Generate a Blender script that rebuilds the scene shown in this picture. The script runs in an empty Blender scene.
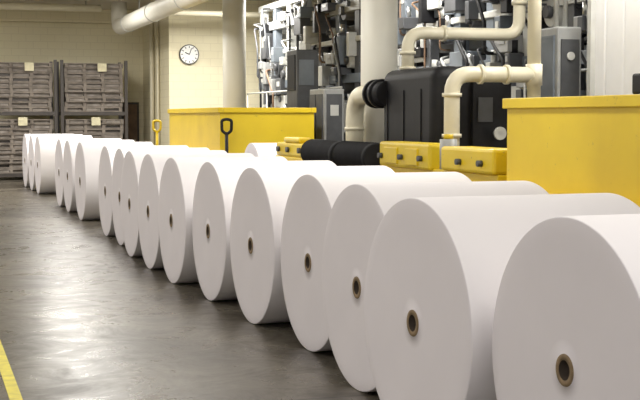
import bpy, bmesh, math, random
from mathutils import Vector, Matrix
random.seed(7)
scene = bpy.context.scene

# ------------------------------------------------------------ materials
def new_mat(name, col, rough=0.6, metal=0.0, var=0.12, scale=6.0, bump=0.0, col2=None, spec=0.5, detail=6, lo=0.3, hi=0.7):
    m = bpy.data.materials.new(name); m.use_nodes = True
    nt = m.node_tree; b = nt.nodes['Principled BSDF']
    b.inputs['Roughness'].default_value = rough
    b.inputs['Metallic'].default_value = metal
    b.inputs['Specular IOR Level'].default_value = spec
    tc = nt.nodes.new('ShaderNodeTexCoord')
    n = nt.nodes.new('ShaderNodeTexNoise'); n.inputs['Scale'].default_value = scale
    n.inputs['Detail'].default_value = detail
    nt.links.new(tc.outputs['Object'], n.inputs['Vector'])
    r = nt.nodes.new('ShaderNodeValToRGB')
    r.color_ramp.elements[0].position = lo; r.color_ramp.elements[1].position = hi
    c2 = col2 if col2 else tuple(c*(1-var*2) for c in col)
    r.color_ramp.elements[0].color = (*c2, 1); r.color_ramp.elements[1].color = (*col, 1)
    nt.links.new(n.outputs['Fac'], r.inputs['Fac'])
    nt.links.new(r.outputs['Color'], b.inputs['Base Color'])
    return m

M = {}
M['paper'] = new_mat('paper_side', (0.84,0.81,0.83), 0.7, var=0.015, scale=1.5, spec=0.25)
M['paper_face'] = new_mat('paper_roll_end', (0.80,0.762,0.81), 0.8, var=0.015, scale=3, spec=0.15)
M['core'] = new_mat('cardboard_core', (0.30,0.21,0.12), 0.8, var=0.2, scale=30)
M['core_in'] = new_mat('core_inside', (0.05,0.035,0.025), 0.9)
M['yellow'] = new_mat('yellow_paint', (0.72,0.52,0.014), 0.4, scale=1.6, col2=(0.64,0.45,0.01))
def worn():
    m = new_mat('yellow_worn', (0.73,0.535,0.018), 0.42, scale=1.3, col2=(0.61,0.43,0.014))
    nt=m.node_tree; b=nt.nodes['Principled BSDF']
    base=[l.from_socket for l in nt.links if l.to_socket==b.inputs['Base Color']][0]
    tc=[n for n in nt.nodes if n.type=='TEX_COORD'][0]
    n=nt.nodes.new('ShaderNodeTexNoise'); n.inputs['Scale'].default_value=8; n.inputs['Detail'].default_value=12; n.inputs['Roughness'].default_value=0.72
    nt.links.new(tc.outputs['Object'],n.inputs['Vector'])
    r=nt.nodes.new('ShaderNodeValToRGB'); r.color_ramp.elements[0].position=0.62; r.color_ramp.elements[0].color=(0,0,0,1)
    r.color_ramp.elements[1].position=0.68; r.color_ramp.elements[1].color=(0.8,0.8,0.8,1)
    nt.links.new(n.outputs['Fac'],r.inputs['Fac'])
    mx=nt.nodes.new('ShaderNodeMixRGB'); nt.links.new(r.outputs['Color'],mx.inputs['Fac'])
    nt.links.new(base,mx.inputs['Color1']); mx.inputs['Color2'].default_value=(0.20,0.145,0.05,1)
    nt.links.new(mx.outputs['Color'],b.inputs['Base Color'])
    return m
M['yellow_worn'] = worn()
M['cream'] = new_mat('cream_pipe_paint', (0.74,0.69,0.53), 0.4, var=0.04, scale=4)
M['column'] = new_mat('column_paint', (0.74,0.72,0.64), 0.5, var=0.03, scale=3)
M['black'] = new_mat('black_paint', (0.010,0.010,0.012), 0.55, var=0.2, spec=0.3)
M['rubber'] = new_mat('black_rubber', (0.012,0.012,0.014), 0.75, var=0.2, spec=0.3)
M['char'] = new_mat('charcoal_metal', (0.085,0.088,0.095), 0.5, var=0.2, scale=4)
M['blue'] = new_mat('blue_grey_metal', (0.17,0.195,0.225), 0.45, var=0.15, scale=3)
M['grey'] = new_mat('grey_metal', (0.33,0.335,0.33), 0.45, var=0.1)
M['lgrey'] = new_mat('light_grey_metal', (0.54,0.54,0.51), 0.4, var=0.06)
M['silver'] = new_mat('steel', (0.64,0.64,0.63), 0.3, 0.9, var=0.1)
M['red'] = new_mat('red_paint', (0.45,0.06,0.04), 0.4)
M['brown'] = new_mat('rusty_brown', (0.20,0.12,0.07), 0.6, var=0.2)
M['wood'] = new_mat('pallet_wood', (0.29,0.25,0.215), 0.85, scale=5, col2=(0.14,0.118,0.10))
M['bundle'] = new_mat('bundled_paper', (0.33,0.295,0.265), 0.85, scale=4, col2=(0.14,0.12,0.105))
M['rack'] = new_mat('rack_steel', (0.06,0.05,0.045), 0.5)
M['tag'] = new_mat('paper_tag', (0.78,0.72,0.5), 0.8)
M['white'] = new_mat('white_panel', (0.84,0.84,0.85), 0.5, var=0.02)
M['lamp_body'] = new_mat('lamp_housing', (0.6,0.6,0.6), 0.5)
M['ceiling'] = new_mat('ceiling_paint', (0.55,0.51,0.41), 0.9, var=0.06, scale=1.5)
M['clockface'] = new_mat('clock_dial', (0.85,0.85,0.83), 0.4, var=0.01)
M['dark_trim'] = new_mat('dark_trim', (0.06,0.055,0.05), 0.6)
M['line'] = new_mat('floor_line_paint', (0.72,0.62,0.06), 0.5, scale=12, col2=(0.5,0.42,0.06))

def wall_mat():
    m = bpy.data.materials.new('painted_block_wall'); m.use_nodes = True
    nt = m.node_tree; b = nt.nodes['Principled BSDF']; b.inputs['Roughness'].default_value = 0.7
    tc = nt.nodes.new('ShaderNodeTexCoord')
    sep = nt.nodes.new('ShaderNodeSeparateXYZ'); add = nt.nodes.new('ShaderNodeMath'); add.operation='ADD'
    comb = nt.nodes.new('ShaderNodeCombineXYZ')
    nt.links.new(tc.outputs['Object'], sep.inputs[0])
    nt.links.new(sep.outputs['X'], add.inputs[0]); nt.links.new(sep.outputs['Y'], add.inputs[1])
    nt.links.new(add.outputs[0], comb.inputs['X']); nt.links.new(sep.outputs['Z'], comb.inputs['Y'])
    br = nt.nodes.new('ShaderNodeTexBrick'); br.inputs['Scale'].default_value = 1.0
    br.inputs['Brick Width'].default_value = 0.4; br.inputs['Row Height'].default_value = 0.2
    br.inputs['Mortar Size'].default_value = 0.008
    br.inputs['Color1'].default_value = (0.78,0.72,0.52,1); br.inputs['Color2'].default_value = (0.76,0.70,0.50,1)
    br.inputs['Mortar'].default_value = (0.69,0.63,0.45,1)
    nt.links.new(comb.outputs[0], br.inputs['Vector'])
    nt.links.new(br.outputs['Color'], b.inputs['Base Color'])
    return m
M['wall'] = wall_mat()

def floor_mat():
    m = bpy.data.materials.new('polished_concrete'); m.use_nodes = True
    nt = m.node_tree; b = nt.nodes['Principled BSDF']
    tc = nt.nodes.new('ShaderNodeTexCoord')
    def noise(s,d=9,dist=0.0,ro=0.6):
        n = nt.nodes.new('ShaderNodeTexNoise'); n.inputs['Scale'].default_value=s; n.inputs['Detail'].default_value=d
        n.inputs['Distortion'].default_value=dist; n.inputs['Roughness'].default_value=ro
        nt.links.new(tc.outputs['Object'], n.inputs['Vector']); return n
    def ramp(n,p0,c0,p1,c1):
        r = nt.nodes.new('ShaderNodeValToRGB'); e=r.color_ramp.elements
        e[0].position=p0; e[0].color=(*c0,1); e[1].position=p1; e[1].color=(*c1,1)
        nt.links.new(n.outputs['Fac'], r.inputs['Fac']); return r
    def mul(a,b_,f):
        x = nt.nodes.new('ShaderNodeMixRGB'); x.blend_type='MULTIPLY'; x.inputs['Fac'].default_value=f
        nt.links.new(a, x.inputs['Color1']); nt.links.new(b_, x.inputs['Color2']); return x.outputs['Color']
    n1=noise(0.55,10,0.5,0.62); n2=noise(18,8); n3=noise(1.9,12,0.7,0.75); n4=noise(3.3,14,0.3,0.8)
    r1=ramp(n1,0.36,(0.075,0.064,0.049),0.66,(0.195,0.172,0.136))
    r2=ramp(n2,0.3,(0.62,0.62,0.62),0.65,(1,1,1))
    r3=ramp(n3,0.38,(0.45,0.42,0.38),0.54,(1,1,1))
    r4=ramp(n4,0.30,(0.35,0.31,0.27),0.42,(1,1,1))
    c=mul(r1.outputs['Color'],r2.outputs['Color'],0.5); c=mul(c,r3.outputs['Color'],0.75); c=mul(c,r4.outputs['Color'],0.8)
    br = nt.nodes.new('ShaderNodeTexBrick'); br.offset = 0.0
    br.inputs['Brick Width'].default_value = 3.1; br.inputs['Row Height'].default_value = 3.6
    br.inputs['Mortar Size'].default_value = 0.016; br.inputs['Scale'].default_value=1
    br.inputs['Color1'].default_value=(1,1,1,1); br.inputs['Color2'].default_value=(0.86,0.86,0.86,1); br.inputs['Mortar'].default_value=(0.28,0.26,0.23,1)
    nt.links.new(tc.outputs['Object'], br.inputs['Vector'])
    c=mul(c,br.outputs['Color'],0.85)
    nt.links.new(c, b.inputs['Base Color'])
    mr = nt.nodes.new('ShaderNodeMapRange'); mr.inputs['From Min'].default_value=0.3; mr.inputs['From Max'].default_value=0.7
    mr.inputs['To Min'].default_value=0.42; mr.inputs['To Max'].default_value=0.20
    nt.links.new(n3.outputs['Fac'], mr.inputs['Value']); nt.links.new(mr.outputs['Result'], b.inputs['Roughness'])
    b.inputs['Specular IOR Level'].default_value=0.34
    bp = nt.nodes.new('ShaderNodeBump'); bp.inputs['Strength'].default_value=0.02; bp.inputs['Distance'].default_value=0.01
    nt.links.new(n2.outputs['Fac'], bp.inputs['Height']); nt.links.new(bp.outputs['Normal'], b.inputs['Normal'])
    return m
M['floor'] = floor_mat()
def emis(name, col, s):
    m = bpy.data.materials.new(name); m.use_nodes=True
    b = m.node_tree.nodes['Principled BSDF']; b.inputs['Emission Color'].default_value=(*col,1); b.inputs['Emission Strength'].default_value=s
    return m
M['tube'] = emis('fluorescent_tube', (1,0.98,0.93), 3)

# ------------------------------------------------------------ builder
class B:
    def __init__(s, name, loc=(0,0,0), rotz=0):
        s.name=name; s.bm=bmesh.new(); s.mats=[]; s.loc=loc; s.rotz=rotz
    def mi(s, m):
        if m not in s.mats: s.mats.append(m)
        return s.mats.index(m)
    def box(s, a, b, m, bev=0.0, rot=None):
        c = [(a[i]+b[i])/2 for i in range(3)]; d=[abs(b[i]-a[i]) for i in range(3)]
        mat = Matrix.Translation(c)
        if rot: mat = mat @ rot
        mat = mat @ Matrix.Diagonal((*d,1))
        r = bmesh.ops.create_cube(s.bm, size=1, matrix=mat)
        fs = set(f for v in r['verts'] for f in v.link_faces)
        i = s.mi(m)
        for f in fs: f.material_index=i
        if bev:
            es = list(set(e for v in r['verts'] for e in v.link_edges))
            o = bmesh.ops.bevel(s.bm, geom=es, offset=bev, segments=5 if bev>0.05 else 2, affect='EDGES', profile=0.5)
            for f in o['faces']:
                f.material_index=i
                if bev>0.05: f.smooth=True
    def cyl(s, p0, p1, r, m, seg=20, r2=None, cap=True):
        p0=Vector(p0); p1=Vector(p1); d=p1-p0
        q = d.to_track_quat('Z','Y').to_matrix().to_4x4()
        mat = Matrix.Translation((p0+p1)/2) @ q
        o = bmesh.ops.create_cone(s.bm, cap_ends=cap, segments=seg, radius1=r, radius2=r if r2 is None else r2, depth=d.length, matrix=mat)
        i=s.mi(m)
        for f in set(f for v in o['verts'] for f in v.link_faces):
            f.material_index=i
            if len(f.verts)==4: f.smooth=True
    def path(s, pts, r, m, fil=None, seg=16):
        pts=[Vector(p) for p in pts]; fil = r*1.8 if fil is None else fil
        out=[pts[0]]
        for k in range(1,len(pts)-1):
            a=(pts[k-1]-pts[k]); b=(pts[k+1]-pts[k])
            t=min(fil, a.length*0.49, b.length*0.49)
            A=pts[k]+a.normalized()*t; C=pts[k]+b.normalized()*t
            for j in range(7):
                u=j/6; out.append(A*(1-u)**2+pts[k]*2*u*(1-u)+C*u*u)
        out.append(pts[-1])
        rings=[]; n=None
        for k,p in enumerate(out):
            if k==0: t=out[1]-p
            elif k==len(out)-1: t=p-out[k-1]
            else: t=out[k+1]-out[k-1]
            t.normalize()
            if n is None:
                n = t.orthogonal().normalized()
            else:
                n=(n-t*n.dot(t)).normalized()
            bn=t.cross(n)
            rings.append([s.bm.verts.new(p+(n*math.cos(2*math.pi*j/seg)+bn*math.sin(2*math.pi*j/seg))*r) for j in range(seg)])
        i=s.mi(m)
        for a,b in zip(rings,rings[1:]):
            for j in range(seg):
                f=s.bm.faces.new((a[j],a[(j+1)%seg],b[(j+1)%seg],b[j])); f.smooth=True; f.material_index=i
        for rg in (rings[0][::-1],rings[-1]):
            f=s.bm.faces.new(rg); f.material_index=i
    def lathe(s, prof, seg=96, flat=()):
        rings=[]
        for (x,r,m) in prof:
            rings.append([s.bm.verts.new((x, r*math.cos(2*math.pi*j/seg), r*math.sin(2*math.pi*j/seg))) for j in range(seg)])
        n=len(prof)
        for k in range(n):
            a=rings[k]; b=rings[(k+1)%n]; i=s.mi(prof[k][2])
            for j in range(seg):
                f=s.bm.faces.new((a[j],a[(j+1)%seg],b[(j+1)%seg],b[j])); f.material_index=i; f.smooth=True
    def done(s):
        bmesh.ops.recalc_face_normals(s.bm, faces=s.bm.faces)
        me=bpy.data.meshes.new(s.name); s.bm.to_mesh(me); s.bm.free()
        for m in s.mats: me.materials.append(M[m])
        ob=bpy.data.objects.new(s.name, me); scene.collection.objects.link(ob)
        ob.location=s.loc; ob.rotation_euler=(0,0,s.rotz)
        return ob

# ------------------------------------------------------------ room
CE=4.7
def simple(name,a,b,m):
    o=B(name); o.box(a,b,m); return o.done()
simple('floor',(-8,-4,-0.1),(14,37.2,0),'floor')
simple('ceiling',(-8,-4,CE),(14,37.2,CE+0.15),'ceiling')
simple('wall_back',(-8,37,0),(6.5,37.2,CE),'wall')
simple('wall_alcove',(6.3,33.2,0),(6.5,37,CE),'wall')
simple('wall_clock_side',(6.3,33,0),(14,33.2,CE),'wall')
simple('wall_left',(-8.2,-4,0),(-8,37.2,CE),'wall')
simple('wall_right',(14,-4,0),(14.2,33.2,CE),'wall')
simple('baseboard_back',(-8,36.97,0),(6.3,37,0.12),'dark_trim')
o=B('trim_1'); o.box((-8,36.55,4.33),(6.3,37,CE),'wall'); o.done()
o=B('trim_2'); o.box((6.3,32.6,4.42),(14,33,CE),'wall'); o.done()
simple('floor_marking_line',(0.50,-3,0.0),(0.575,36.5,0.003),'line')

o=B('door_1'); o.box((5.66,36.93,0),(6.16,36.99,2.1),'dark_trim'); o.box((5.72,36.9,0.02),(6.10,36.94,2.04),'brown'); o.cyl((6.02,36.9,1.0),(6.02,36.84,1.0),0.03,'silver'); o.done()

# ------------------------------------------------------------ paper rolls
R=0.635
def roll(x,y,L=1.22,r=R,rot=0.0):
    o=B('paper_roll',(x,y,r),rot)
    prof=[]
    prof.append((0.0,0.068,'paper_face'))
    k=9
    for j in range(1,k):
        rr=0.068+(r-0.012-0.068)*j/k
        prof.append((random.uniform(-0.0012,0.0012),rr,'paper_face'))
    prof.append((0.0,r-0.007,'paper_face')); prof.append((0.002,r-0.002,'paper')); prof.append((0.007,r,'paper'))
    prof.append((L-0.010,r,'paper')); prof.append((L-0.003,r-0.003,'paper_face')); prof.append((L,r-0.010,'paper_face'))
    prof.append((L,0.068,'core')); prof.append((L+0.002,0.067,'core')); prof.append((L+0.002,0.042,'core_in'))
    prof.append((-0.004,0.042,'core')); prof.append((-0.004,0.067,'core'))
    o.lathe(prof)
    return o.done()
rolls=[(2.53,4.67,3),(2.38,5.985,3.6),(2.554,7.35,2.5),(2.66,8.72,2.5),(2.573,10.03,2),(2.529,11.42,1.5),(2.438,12.72,1.5),
 (2.43,14.02,1),(2.43,15.32,1),(2.52,16.70,1),(2.53,18.10,1),(2.53,21.0,1),(2.54,22.9,1),(2.55,24.4,1),(2.52,28.5,1),(2.50,29.9,1),(2.48,31.4,1)]
for i,(x,y,a) in enumerate(rolls):
    roll(x,y,1.17,R,math.radians(a))
roll(5.0,19.45,0.62); roll(5.7,19.45,0.5,0.58)

# ------------------------------------------------------------ columns
def column(x,y,r=0.25):
    o=B('support_column'); o.cyl((x,y,0),(x,y,CE-0.02),r,'column',40); o.cyl((x,y,0),(x,y,0.15),r+0.03,'dark_trim',40); o.done()
column(6.60,27.1); column(6.03,16.45)

# ------------------------------------------------------------ yellow troughs
def bin_(name,x0,x1,y0,y1,z0=0.95,z1=1.84):
    o=B(name); t=0.05
    o.box((x0,y0,z0),(x0+t,y1,z1-0.02),'yellow_worn'); o.box((x1-t,y0,z0),(x1,y1,z1-0.02),'yellow')
    o.box((x0+t,y0,z0),(x1-t,y0+t,z1-0.02),'yellow_worn'); o.box((x0+t,y1-t,z0),(x1-t,y1,z1-0.02),'yellow')
    o.box((x0,y0,z0-0.05),(x1,y1,z0),'yellow')
    l=0.035; h=0.09
    o.box((x0-l,y0-l,z1-h),(x0+0.06,y1+l,z1),'yellow_worn',0.008); o.box((x1-0.06,y0-l,z1-h),(x1+l,y1+l,z1),'yellow',0.008)
    o.box((x0+0.061,y0-l,z1-h),(x1-0.061,y0+0.06,z1),'yellow',0.008); o.box((x0+0.061,y1-0.06,z1-h),(x1-0.061,y1+l,z1),'yellow',0.008)
    o.box((x0+t,y0+t,z1-0.2),(x1-t,y1-t,z1-0.16),'yellow_worn')
    o.box((x0-0.22,y0-0.1,z0+0.02),(x0,y1+0.05,z0+0.10),'yellow_worn',0.01)
    o.box((x0-0.06,y0,z0-0.16),(x0+0.15,y1,z0-0.04),'yellow',0.01)
    o.box((x1-0.15,y0,z0-0.16),(x1+0.06,y1,z0-0.04),'yellow',0.01)
    for xx in (x0,x1-0.14):
        for yy in (y0+0.05,(y0+y1)/2-0.07,y1-0.19):
            o.box((xx,yy,0),(xx+0.14,yy+0.14,z0-0.14),'yellow_worn')
            o.box((xx-0.03,yy-0.03,0),(xx+0.17,yy+0.17,0.02),'dark_trim')
    return o
bin_('yellow_steel_trough',5.0,6.7,5.7,10.34).done()
bin_('yellow_steel_trough',5.0,6.7,21.6,26.2).done()
o=B('control_box'); o.box((5.1,7.95,1.842),(5.6,8.45,2.0),'black',0.02); o.box((5.15,7.94,1.87),(5.4,7.95,1.95),'lgrey'); o.cyl((5.2,8.1,2.0),(5.2,8.1,2.03),0.03,'red'); o.done()

# ------------------------------------------------------------ reel stand (low yellow frames)
o=B('reel_stand')
o.box((5.06,10.7,0.72),(5.50,13.9,1.02),'yellow_worn',0.02)
o.box((5.11,10.75,1.02),(5.46,13.85,1.14),'yellow',0.01)
o.box((5.06,10.75,1.14),(5.41,12.0,1.38),'yellow_worn',0.03)
o.box((5.06,12.3,1.12),(5.36,13.8,1.40),'yellow_worn',0.03)
o.box((5.04,12.6,1.16),(5.07,12.95,1.34),'yellow_worn',0.008); o.box((5.04,13.2,1.16),(5.07,13.6,1.34),'yellow_worn',0.008)
for yy in (10.85,12.1,13.6): o.box((5.08,yy,0),(5.46,yy+0.2,0.74),'yellow')
for yy in (11.0,11.5,12.5,13.07,13.7): o.cyl((5.06,yy,1.24),(5.01,yy,1.24),0.03,'char',12)
o.cyl((5.21,12.14,1.10),(5.21,12.14,1.45),0.09,'grey'); o.cyl((5.21,12.14,1.45),(5.21,12.14,1.50),0.05,'yellow')
o.cyl((5.06,11.75,0.93),(5.02,11.75,0.93),0.12,'yellow'); o.cyl((5.02,11.75,0.93),(4.99,11.75,0.93),0.05,'char')
o.done()
o=B('reel_stand')
o.box((5.2,16.75,0.85),(5.66,18.75,1.10),'yellow',0.02)
o.box((5.2,17.1,1.10),(5.5,18.7,1.30),'yellow_worn',0.03)
o.box((5.2,17.5,1.30),(5.4,18.3,1.38),'yellow',0.03)
o.box((5.2,16.8,1.10),(5.45,17.08,1.22),'char',0.02)
for yy in (16.9,18.4): o.box((5.2,yy,0),(5.6,yy+0.2,0.86),'yellow')
for yy in (17.4,18.0,18.5): o.cyl((5.19,yy,1.20),(5.15,yy,1.20),0.04,'char',12)
o.done()
o=B('rubber_bellows_roller')
o.box((4.95,14.0,0.86),(5.3,16.65,1.03),'yellow',0.01)
for yy in (14.1,16.4): o.box((5.0,yy,0),(5.25,yy+0.15,0.87),'yellow')
for (a,b_) in ((14.05,15.2),(15.3,16.6)):
    n=14
    for j in range(n):
        y0=a+(b_-a)*j/n; y1=a+(b_-a)*(j+1)/n; ym=(y0+y1)/2
        o.cyl((5.12,y0,1.2),(5.12,ym,1.2),0.155,'rubber',24,0.18,cap=(j==0)); o.cyl((5.12,ym,1.2),(5.12,y1,1.2),0.18,'rubber',24,0.155,cap=(j==n-1))
o.done()

# ------------------------------------------------------------ black tank
o=B('black_tank')
o.box((5.6,13.48,1.12),(6.58,15.2,2.26),'black',0.14)
o.box((5.7,13.5,0.85),(6.5,15.1,1.2),'black',0.03)
for yy in (13.6,14.8):
    o.box((5.8,yy,0),(6.4,yy+0.2,0.9),'char')
o.box((6.06,13.42,1.3),(6.54,13.5,2.08),'black',0.01)
o.box((6.12,13.405,1.62),(6.30,13.42,1.9),'char')
o.cyl((6.34,13.42,1.49),(6.34,13.28,1.49),0.03,'lgrey'); o.cyl((6.34,13.31,1.49),(6.34,13.28,1.49),0.075,'lgrey',24)
for yy in (13.85,14.4,14.95): o.box((5.588,yy,1.38),(5.61,yy+0.03,2.0),'black')
o.cyl((5.62,15.0,1.97),(5.62,15.46,1.97),0.155,'black',28); o.cyl((5.62,15.2,1.97),(5.62,15.27,1.97),0.185,'black',28); o.cyl((5.62,15.40,1.97),(5.62,15.46,1.97),0.185,'black',28)
o.done()
o=B('cream_duct_pipe')
o.path([(5.62,15.465,1.97),(5.62,16.28,1.97),(5.62,16.28,0.02)],0.12,'cream',0.36,24)
o.cyl((5.62,16.28,1.5),(5.62,16.28,1.54),0.135,'cream',24)
o.done()
o=B('cream_duct_pipe')
o.path([(5.84,14.9,2.262),(5.84,14.9,2.72),(7.36,14.9,2.72),(7.36,14.9,CE)],0.078,'cream',0.2,20)
for p,q in (((5.84,14.9,2.262),(5.84,14.9,2.30)),((5.84,14.9,2.45),(5.84,14.9,2.49)),((6.3,14.9,2.72),(6.34,14.9,2.72)),((7.36,14.9,3.1),(7.36,14.9,3.16))): o.cyl(p,q,0.1,'cream',20)
o.done()
o=B('cream_duct_pipe')
o.path([(5.66,13.1,0.02),(5.66,13.1,2.15),(6.66,13.1,2.15)],0.088,'cream',0.22,20)
o.cyl((6.66,13.1,1.85),(6.66,13.1,CE),0.078,'cream',20)
o.cyl((6.66,13.1,2.03),(6.66,13.1,2.27),0.095,'cream',20); o.cyl((6.66,13.1,1.83),(6.66,13.1,1.87),0.1,'cream',20)
for z in (1.45,1.9): o.cyl((5.66,13.1,z),(5.66,13.1,z+0.04),0.11,'cream',20)
for x in (5.98,6.3): o.cyl((x,13.1,2.15),(x+0.04,13.1,2.15),0.11,'cream',20)
o.done()

# ------------------------------------------------------------ printing press units
def press(y0,y1,x0=8.2,seed=1):
    rnd=random.Random(seed)
    o=B('printing_press')
    x1=x0+2.6
    L=y1-y0
    o.box((x0-0.1,y0,0),(x1,y1,0.5),'char',0.02)
    n=max(3,int(L/1.25))
    for k in range(n+1):
        y=y0+0.1+(L-0.4)*k/n
        o.box((x0,y,0.5),(x0+0.16,y+0.26,4.4),rnd.choice(['blue','char','grey','lgrey']),0.01)
        o.box((x1-0.2,y,0.5),(x1,y+0.2,4.4),'char')
        for z in (1.5,2.75,3.9): o.box((x0+0.16,y+0.04,z),(x1-0.2,y+0.16,z+0.14),rnd.choice(['grey','char']))
    for z,m,h in ((1.35,'grey',0.14),(2.35,'blue',0.18),(3.15,'lgrey',0.10),(3.75,'grey',0.2),(4.25,'lgrey',0.15)):
        o.box((x0-0.03,y0,z),(x0+0.12,y1,z+h),m,0.01)
    for k in range(n):
        ya=y0+0.3+(L-0.4)*k/n; yb=ya+(L-0.4)/n-0.2
        if rnd.random()<0.9:
            zz=rnd.uniform(0.5,0.9); o.box((x0+0.5,ya,zz),(x1-0.3,yb,zz+rnd.uniform(1.3,2.2)),rnd.choice(['char','blue','char']),0.03)
        if rnd.random()<0.75:
            zz=rnd.uniform(2.7,3.0); o.box((x0+0.6,ya,zz),(x1-0.3,yb,zz+rnd.uniform(0.5,1.1)),rnd.choice(['char','grey','black']),0.03)
        pz=rnd.choice([1.6,2.6,3.3]); o.box((x0-0.06,ya,pz),(x0,yb,pz+rnd.uniform(0.4,0.7)),rnd.choice(['blue','grey','lgrey']),0.01)
        for q in range(3):
            gy=ya+0.12+0.22*q; o.cyl((x0-0.06,gy,pz+0.2),(x0-0.11,gy,pz+0.2),0.06,'black',16); o.cyl((x0-0.11,gy,pz+0.2),(x0-0.115,gy,pz+0.2),0.048,'white',16)
        for q in range(5):
            ry=rnd.uniform(ya+0.1,yb-0.05); rz=rnd.uniform(1.1,4.0); rr=rnd.uniform(0.07,0.21)
            o.cyl((x0-0.02,ry,rz),(x1-0.2,ry,rz),rr,rnd.choice(['silver','lgrey','char']),24)
            o.cyl((x0-0.10,ry,rz),(x0+0.0,ry,rz),rr*0.45,'char',14)
        for q in range(9):
            by=rnd.uniform(ya-0.1,yb-0.2); bz=rnd.uniform(1.2,3.9); w=rnd.uniform(0.12,0.5); h=rnd.uniform(0.12,0.6); d=rnd.uniform(0.1,0.3)
            m=rnd.choice(['char','black','blue','grey','lgrey','char','blue','grey'])
            o.box((x0-d,by,bz),(x0+0.08,by+w,bz+h),m,0.012)
            if rnd.random()<0.5: o.box((x0-d-0.01,by+w*0.2,bz+h*0.5),(x0-d,by+w*0.7,bz+h*0.8),rnd.choice(['lgrey','grey','grey','lgrey']))
            if rnd.random()<0.4: o.cyl((x0-d*0.5,by+w/2,bz+h),(x0-d*0.5,by+w/2,bz+h+0.18),0.05,rnd.choice(['lgrey','silver','black']),14)
        for q in range(3):
            a=rnd.uniform(ya,yb); z=rnd.uniform(1.2,3.2); xx=x0-rnd.uniform(0.12,0.3)
            o.path([(x0+0.05,a,z),(xx,a,z),(xx,a,z+rnd.uniform(0.4,1.1)),(xx,a+rnd.uniform(0.2,0.7),z+1.2),(x0+0.05,a+0.7,z+1.25)],rnd.uniform(0.014,0.03),rnd.choice(['grey','black','brown','char','black']),0.08,8)
    o.path([(x0-0.35,y0+0.1,2.25),(x0-0.35,y1-0.1,2.25)],0.02,'lgrey',seg=8)
    for q in range(5):
        yy=y0+0.15+(y1-y0-0.3)*q/4; o.path([(x0-0.35,yy,2.25),(x0-0.35,yy,1.4),(x0,yy,1.4)],0.018,'lgrey',0.05,8)
    return o
press(23.4,31.0,8.2,3).done()
press(13.7,21.4,8.2,11).done()
o=B('electrical_cabinet')
o.box((7.2,22.6,0),(7.6,23.5,2.2),'grey',0.02); o.box((7.18,22.66,1.2),(7.2,23.02,2.1),'char'); o.box((7.18,23.08,1.2),(7.2,23.44,2.1),'char')
o.box((7.25,22.58,1.0),(7.55,22.6,2.1),'char'); o.box((7.32,22.57,1.7),(7.48,22.58,1.9),'lgrey')
o.done()
o=B('electrical_cabinet')
o.box((7.15,24.2,0),(7.6,24.9,3.0),'char',0.02); o.box((7.13,24.28,2.2),(7.15,24.8,2.9),'black'); o.box((7.2,24.18,2.3),(7.5,24.2,2.8),'blue')
o.done()
o=B('electrical_cabinet')
o.box((7.3,13.75,0),(7.62,14.2,2.75),'grey',0.02); o.box((7.28,13.82,1.9),(7.3,14.14,2.65),'blue'); o.box((7.34,13.73,1.9),(7.58,13.75,2.6),'char'); o.cyl((7.46,13.73,2.4),(7.46,13.71,2.4),0.05,'lgrey')
for x in (7.38,7.5): o.cyl((x,13.95,2.75),(x,13.95,CE-0.01),0.03,'lgrey',12)
o.done()

o=B('white_panel_partition')
y=10.6
while y<13.2:
    o.box((7.5,y,0.02),(7.56,y+0.38,4.6),'white',0.02); o.box((7.52,y+0.38,0.02),(7.56,y+0.4,4.6),'white'); y+=0.4
o.box((7.44,13.22,0),(7.6,13.3,4.65),'lgrey'); o.box((7.45,10.58,0),(7.6,13.22,0.05),'grey'); o.box((7.45,10.58,4.55),(7.6,13.22,4.65),'grey')
o.done()

# ------------------------------------------------------------ pallet racks
def rack(name,x0,x1,y0=34.9,y1=36.1):
    o=B(name)
    for xx in (x0,x1-0.08):
        for yy in (y0,y1-0.08): o.box((xx,yy,0),(xx+0.08,yy+0.08,3.2),'rack')
    for z in (0.08,1.72): 
        for yy in (y0,y1-0.06): o.box((x0+0.08,yy,z),(x1-0.08,yy+0.06,z+0.1),'rack')
    rnd=random.Random(name+str(x0))
    for base,top in ((0.18,1.66),(1.82,3.2)):
        z=base; h=0.125; k=0
        while z+h<top:
            dx=rnd.uniform(-0.03,0.03); dy=rnd.uniform(-0.03,0.05)
            a=x0+0.12+dx; b_=x1-0.12+dx; c=y0+0.08+dy; d=y1-0.14+dy
            o.box((a,c,z+h-0.03),(b_,c+0.1,z+h),'wood')
            for j in range(1,6):
                yy=c+(d-c-0.1)*j/5; o.box((a,yy,z+h-0.03),(b_,yy+0.1,z+h),'wood')
            for j in range(4):
                xx=a+(b_-a-0.09)*j/3; o.box((xx,c+0.005,z+0.022),(xx+0.09,d,z+h-0.03),'wood')
            for j in range(3):
                xa=a+0.09+(b_-a-0.09)*j/3; xb=xa+(b_-a-0.09)/3-0.09
                o.box((xa+0.01,c+0.01+rnd.uniform(0,0.08),z+0.027),(xb-0.01,d-0.05,z+h-0.04),'bundle' if rnd.random()<0.88 else 'rack')
            o.box((a,c,z),(b_,c+0.1,z+0.025),'wood'); o.box((a,d-0.1,z),(b_,d,z+0.02),'wood')
            z+=h+0.006; k+=1
    for (tx,tz) in ((0.45,1.45),(0.55,2.9)):
        o.box((x0+tx*(x1-x0),y0-0.02,tz),(x0+tx*(x1-x0)+0.24,y0-0.005,tz+0.22),'tag')
    return o.done()
rack('pallet_rack',1.75,3.63); rack('pallet_rack',3.72,5.52); 

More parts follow.
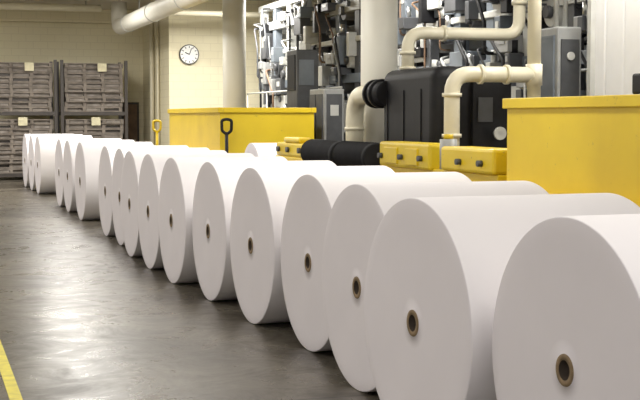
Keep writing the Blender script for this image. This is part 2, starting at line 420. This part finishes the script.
# ------------------------------------------------------------ overhead ducts and conduits
o=B('overhead_duct')
o.path([(5.2,34.2,CE+0.02),(5.2,34.2,4.05),(5.2,20.0,4.05),(5.2,19.0,4.05)],0.21,'column',0.45,28)
for y in (32.5,29,25.5,22): o.cyl((5.2,y,4.05),(5.2,y+0.06,4.05),0.225,'lgrey',28)
for y in (31,27,23): o.cyl((5.2,y,4.25),(5.2,y,CE+0.02),0.012,'grey',8)
o.done()
o=B('ceiling_conduit'); o.path([(-6,34.0,4.52),(4.7,34.0,4.52)],0.09,'cream',seg=14)
for x in (-4,-1,2,4.3): o.cyl((x,34,4.6),(x,34,CE),0.015,'grey',8)
o.done()
o=B('ceiling_conduit'); o.path([(5.9,31.5,CE),(5.9,31.5,4.25),(13.5,31.5,4.25)],0.07,'cream',seg=14); o.done()
o=B('wall_pipe'); o.path([(6.22,35.1,0.02),(6.22,35.1,CE)],0.06,'cream',seg=14); o.path([(6.24,34.3,0.02),(6.24,34.3,CE)],0.04,'cream',seg=14)
o.done()

# wall clock
cx,cz=6.82,3.30
o=B('wall_clock')
o.cyl((cx,33.0,cz),(cx,32.93,cz),0.26,'dark_trim',48); o.cyl((cx,32.93,cz),(cx,32.925,cz),0.235,'clockface',48)
for k in range(12):
    a=k*math.pi/6; s_,c_=math.sin(a),math.cos(a)
    o.cyl((cx+s_*0.17,32.92,cz+c_*0.17),(cx+s_*0.215,32.92,cz+c_*0.215),0.010,'black',6)
o.cyl((cx,32.915,cz),(cx-0.11,32.915,cz+0.05),0.012,'black',6); o.cyl((cx,32.915,cz),(cx+0.06,32.915,cz+0.16),0.009,'black',6)
o.done()

# ------------------------------------------------------------ pallet jacks
def jack(x,y,body,handle,top=1.58,rot=0.0):
    o=B('pallet_jack',(x,y,0),rot)
    for s in (-1,1):
        o.box((-1.1,s*0.18-0.07,0.06),(-0.05,s*0.18+0.07,0.12),body,0.01)
        o.cyl((-1.0,s*0.18-0.04,0.04),(-1.0,s*0.18+0.04,0.04),0.04,'rubber',14)
    o.box((-0.1,-0.25,0.06),(0.02,0.25,0.5),body,0.02)
    o.cyl((0.06,-0.1,0.08),(0.06,0.1,0.08),0.08,'rubber',18)
    o.cyl((0.05,0,0.1),(0.05,0,0.6),0.05,body,14)
    o.path([(0.05,0,0.5),(0.02,0,top-0.22)],0.03,handle,seg=10)
    o.path([(0.02,0,top-0.26),(0.02,-0.08,top-0.2),(0.02,-0.085,top-0.02),(0.02,0,top),(0.02,0.085,top-0.02),(0.02,0.08,top-0.2),(0.02,0,top-0.26)],0.026,handle,0.04,10)
    return o.done()
jack(5.06,21.35,'black','black',1.64,math.radians(75)); jack(5.06,28.0,'yellow','yellow',1.6,math.radians(70))

# ------------------------------------------------------------ lights
def fixture(x,y,power,ln=3.0):
    o=B('ceiling_light')
    o.box((x-0.45,y-ln/2,4.55),(x+0.45,y+ln/2,4.63),'lamp_body',0.01)
    for s in (-0.33,-0.11,0.11,0.33): o.cyl((x+s,y-ln/2+0.05,4.53),(x+s,y+ln/2-0.05,4.53),0.018,'tube',10)
    for s in (-1,1): o.cyl((x,y+s*ln*0.3,4.62),(x,y+s*ln*0.3,CE),0.01,'grey',6)
    o.done()
    l=bpy.data.lights.new('ceiling_light_lamp','AREA'); l.shape='RECTANGLE'; l.size=0.85; l.size_y=ln; l.energy=power; l.color=(1,0.97,0.91)
    lo=bpy.data.objects.new('ceiling_light_lamp',l); lo.location=(x,y,4.49); scene.collection.objects.link(lo)
for y,p in ((1,155),(7,165),(13,170),(19,185),(25,215),(31,350)):
    fixture(-2.2,y,p)
for y,p in ((3,105),(10,120),(17,135),(24,175),(30,310)):
    fixture(3.2,y,p)
for y,p in ((12,190),(19,240),(29,390)):
    fixture(7.3,y,p)
w=bpy.data.worlds.new('World'); scene.world=w; w.use_nodes=True
w.node_tree.nodes['Background'].inputs[0].default_value=(0.98,0.95,0.98,1); w.node_tree.nodes['Background'].inputs[1].default_value=0.72
scene.view_settings.view_transform='Standard'

# ------------------------------------------------------------ camera
cam=bpy.data.cameras.new('camera'); co=bpy.data.objects.new('camera',cam); scene.collection.objects.link(co)
co.location=(0,0,1.676); co.rotation_euler=(math.radians(90-3.71),0,math.radians(-17.5))
cam.sensor_width=36; cam.lens=72; cam.clip_end=200
scene.camera=co
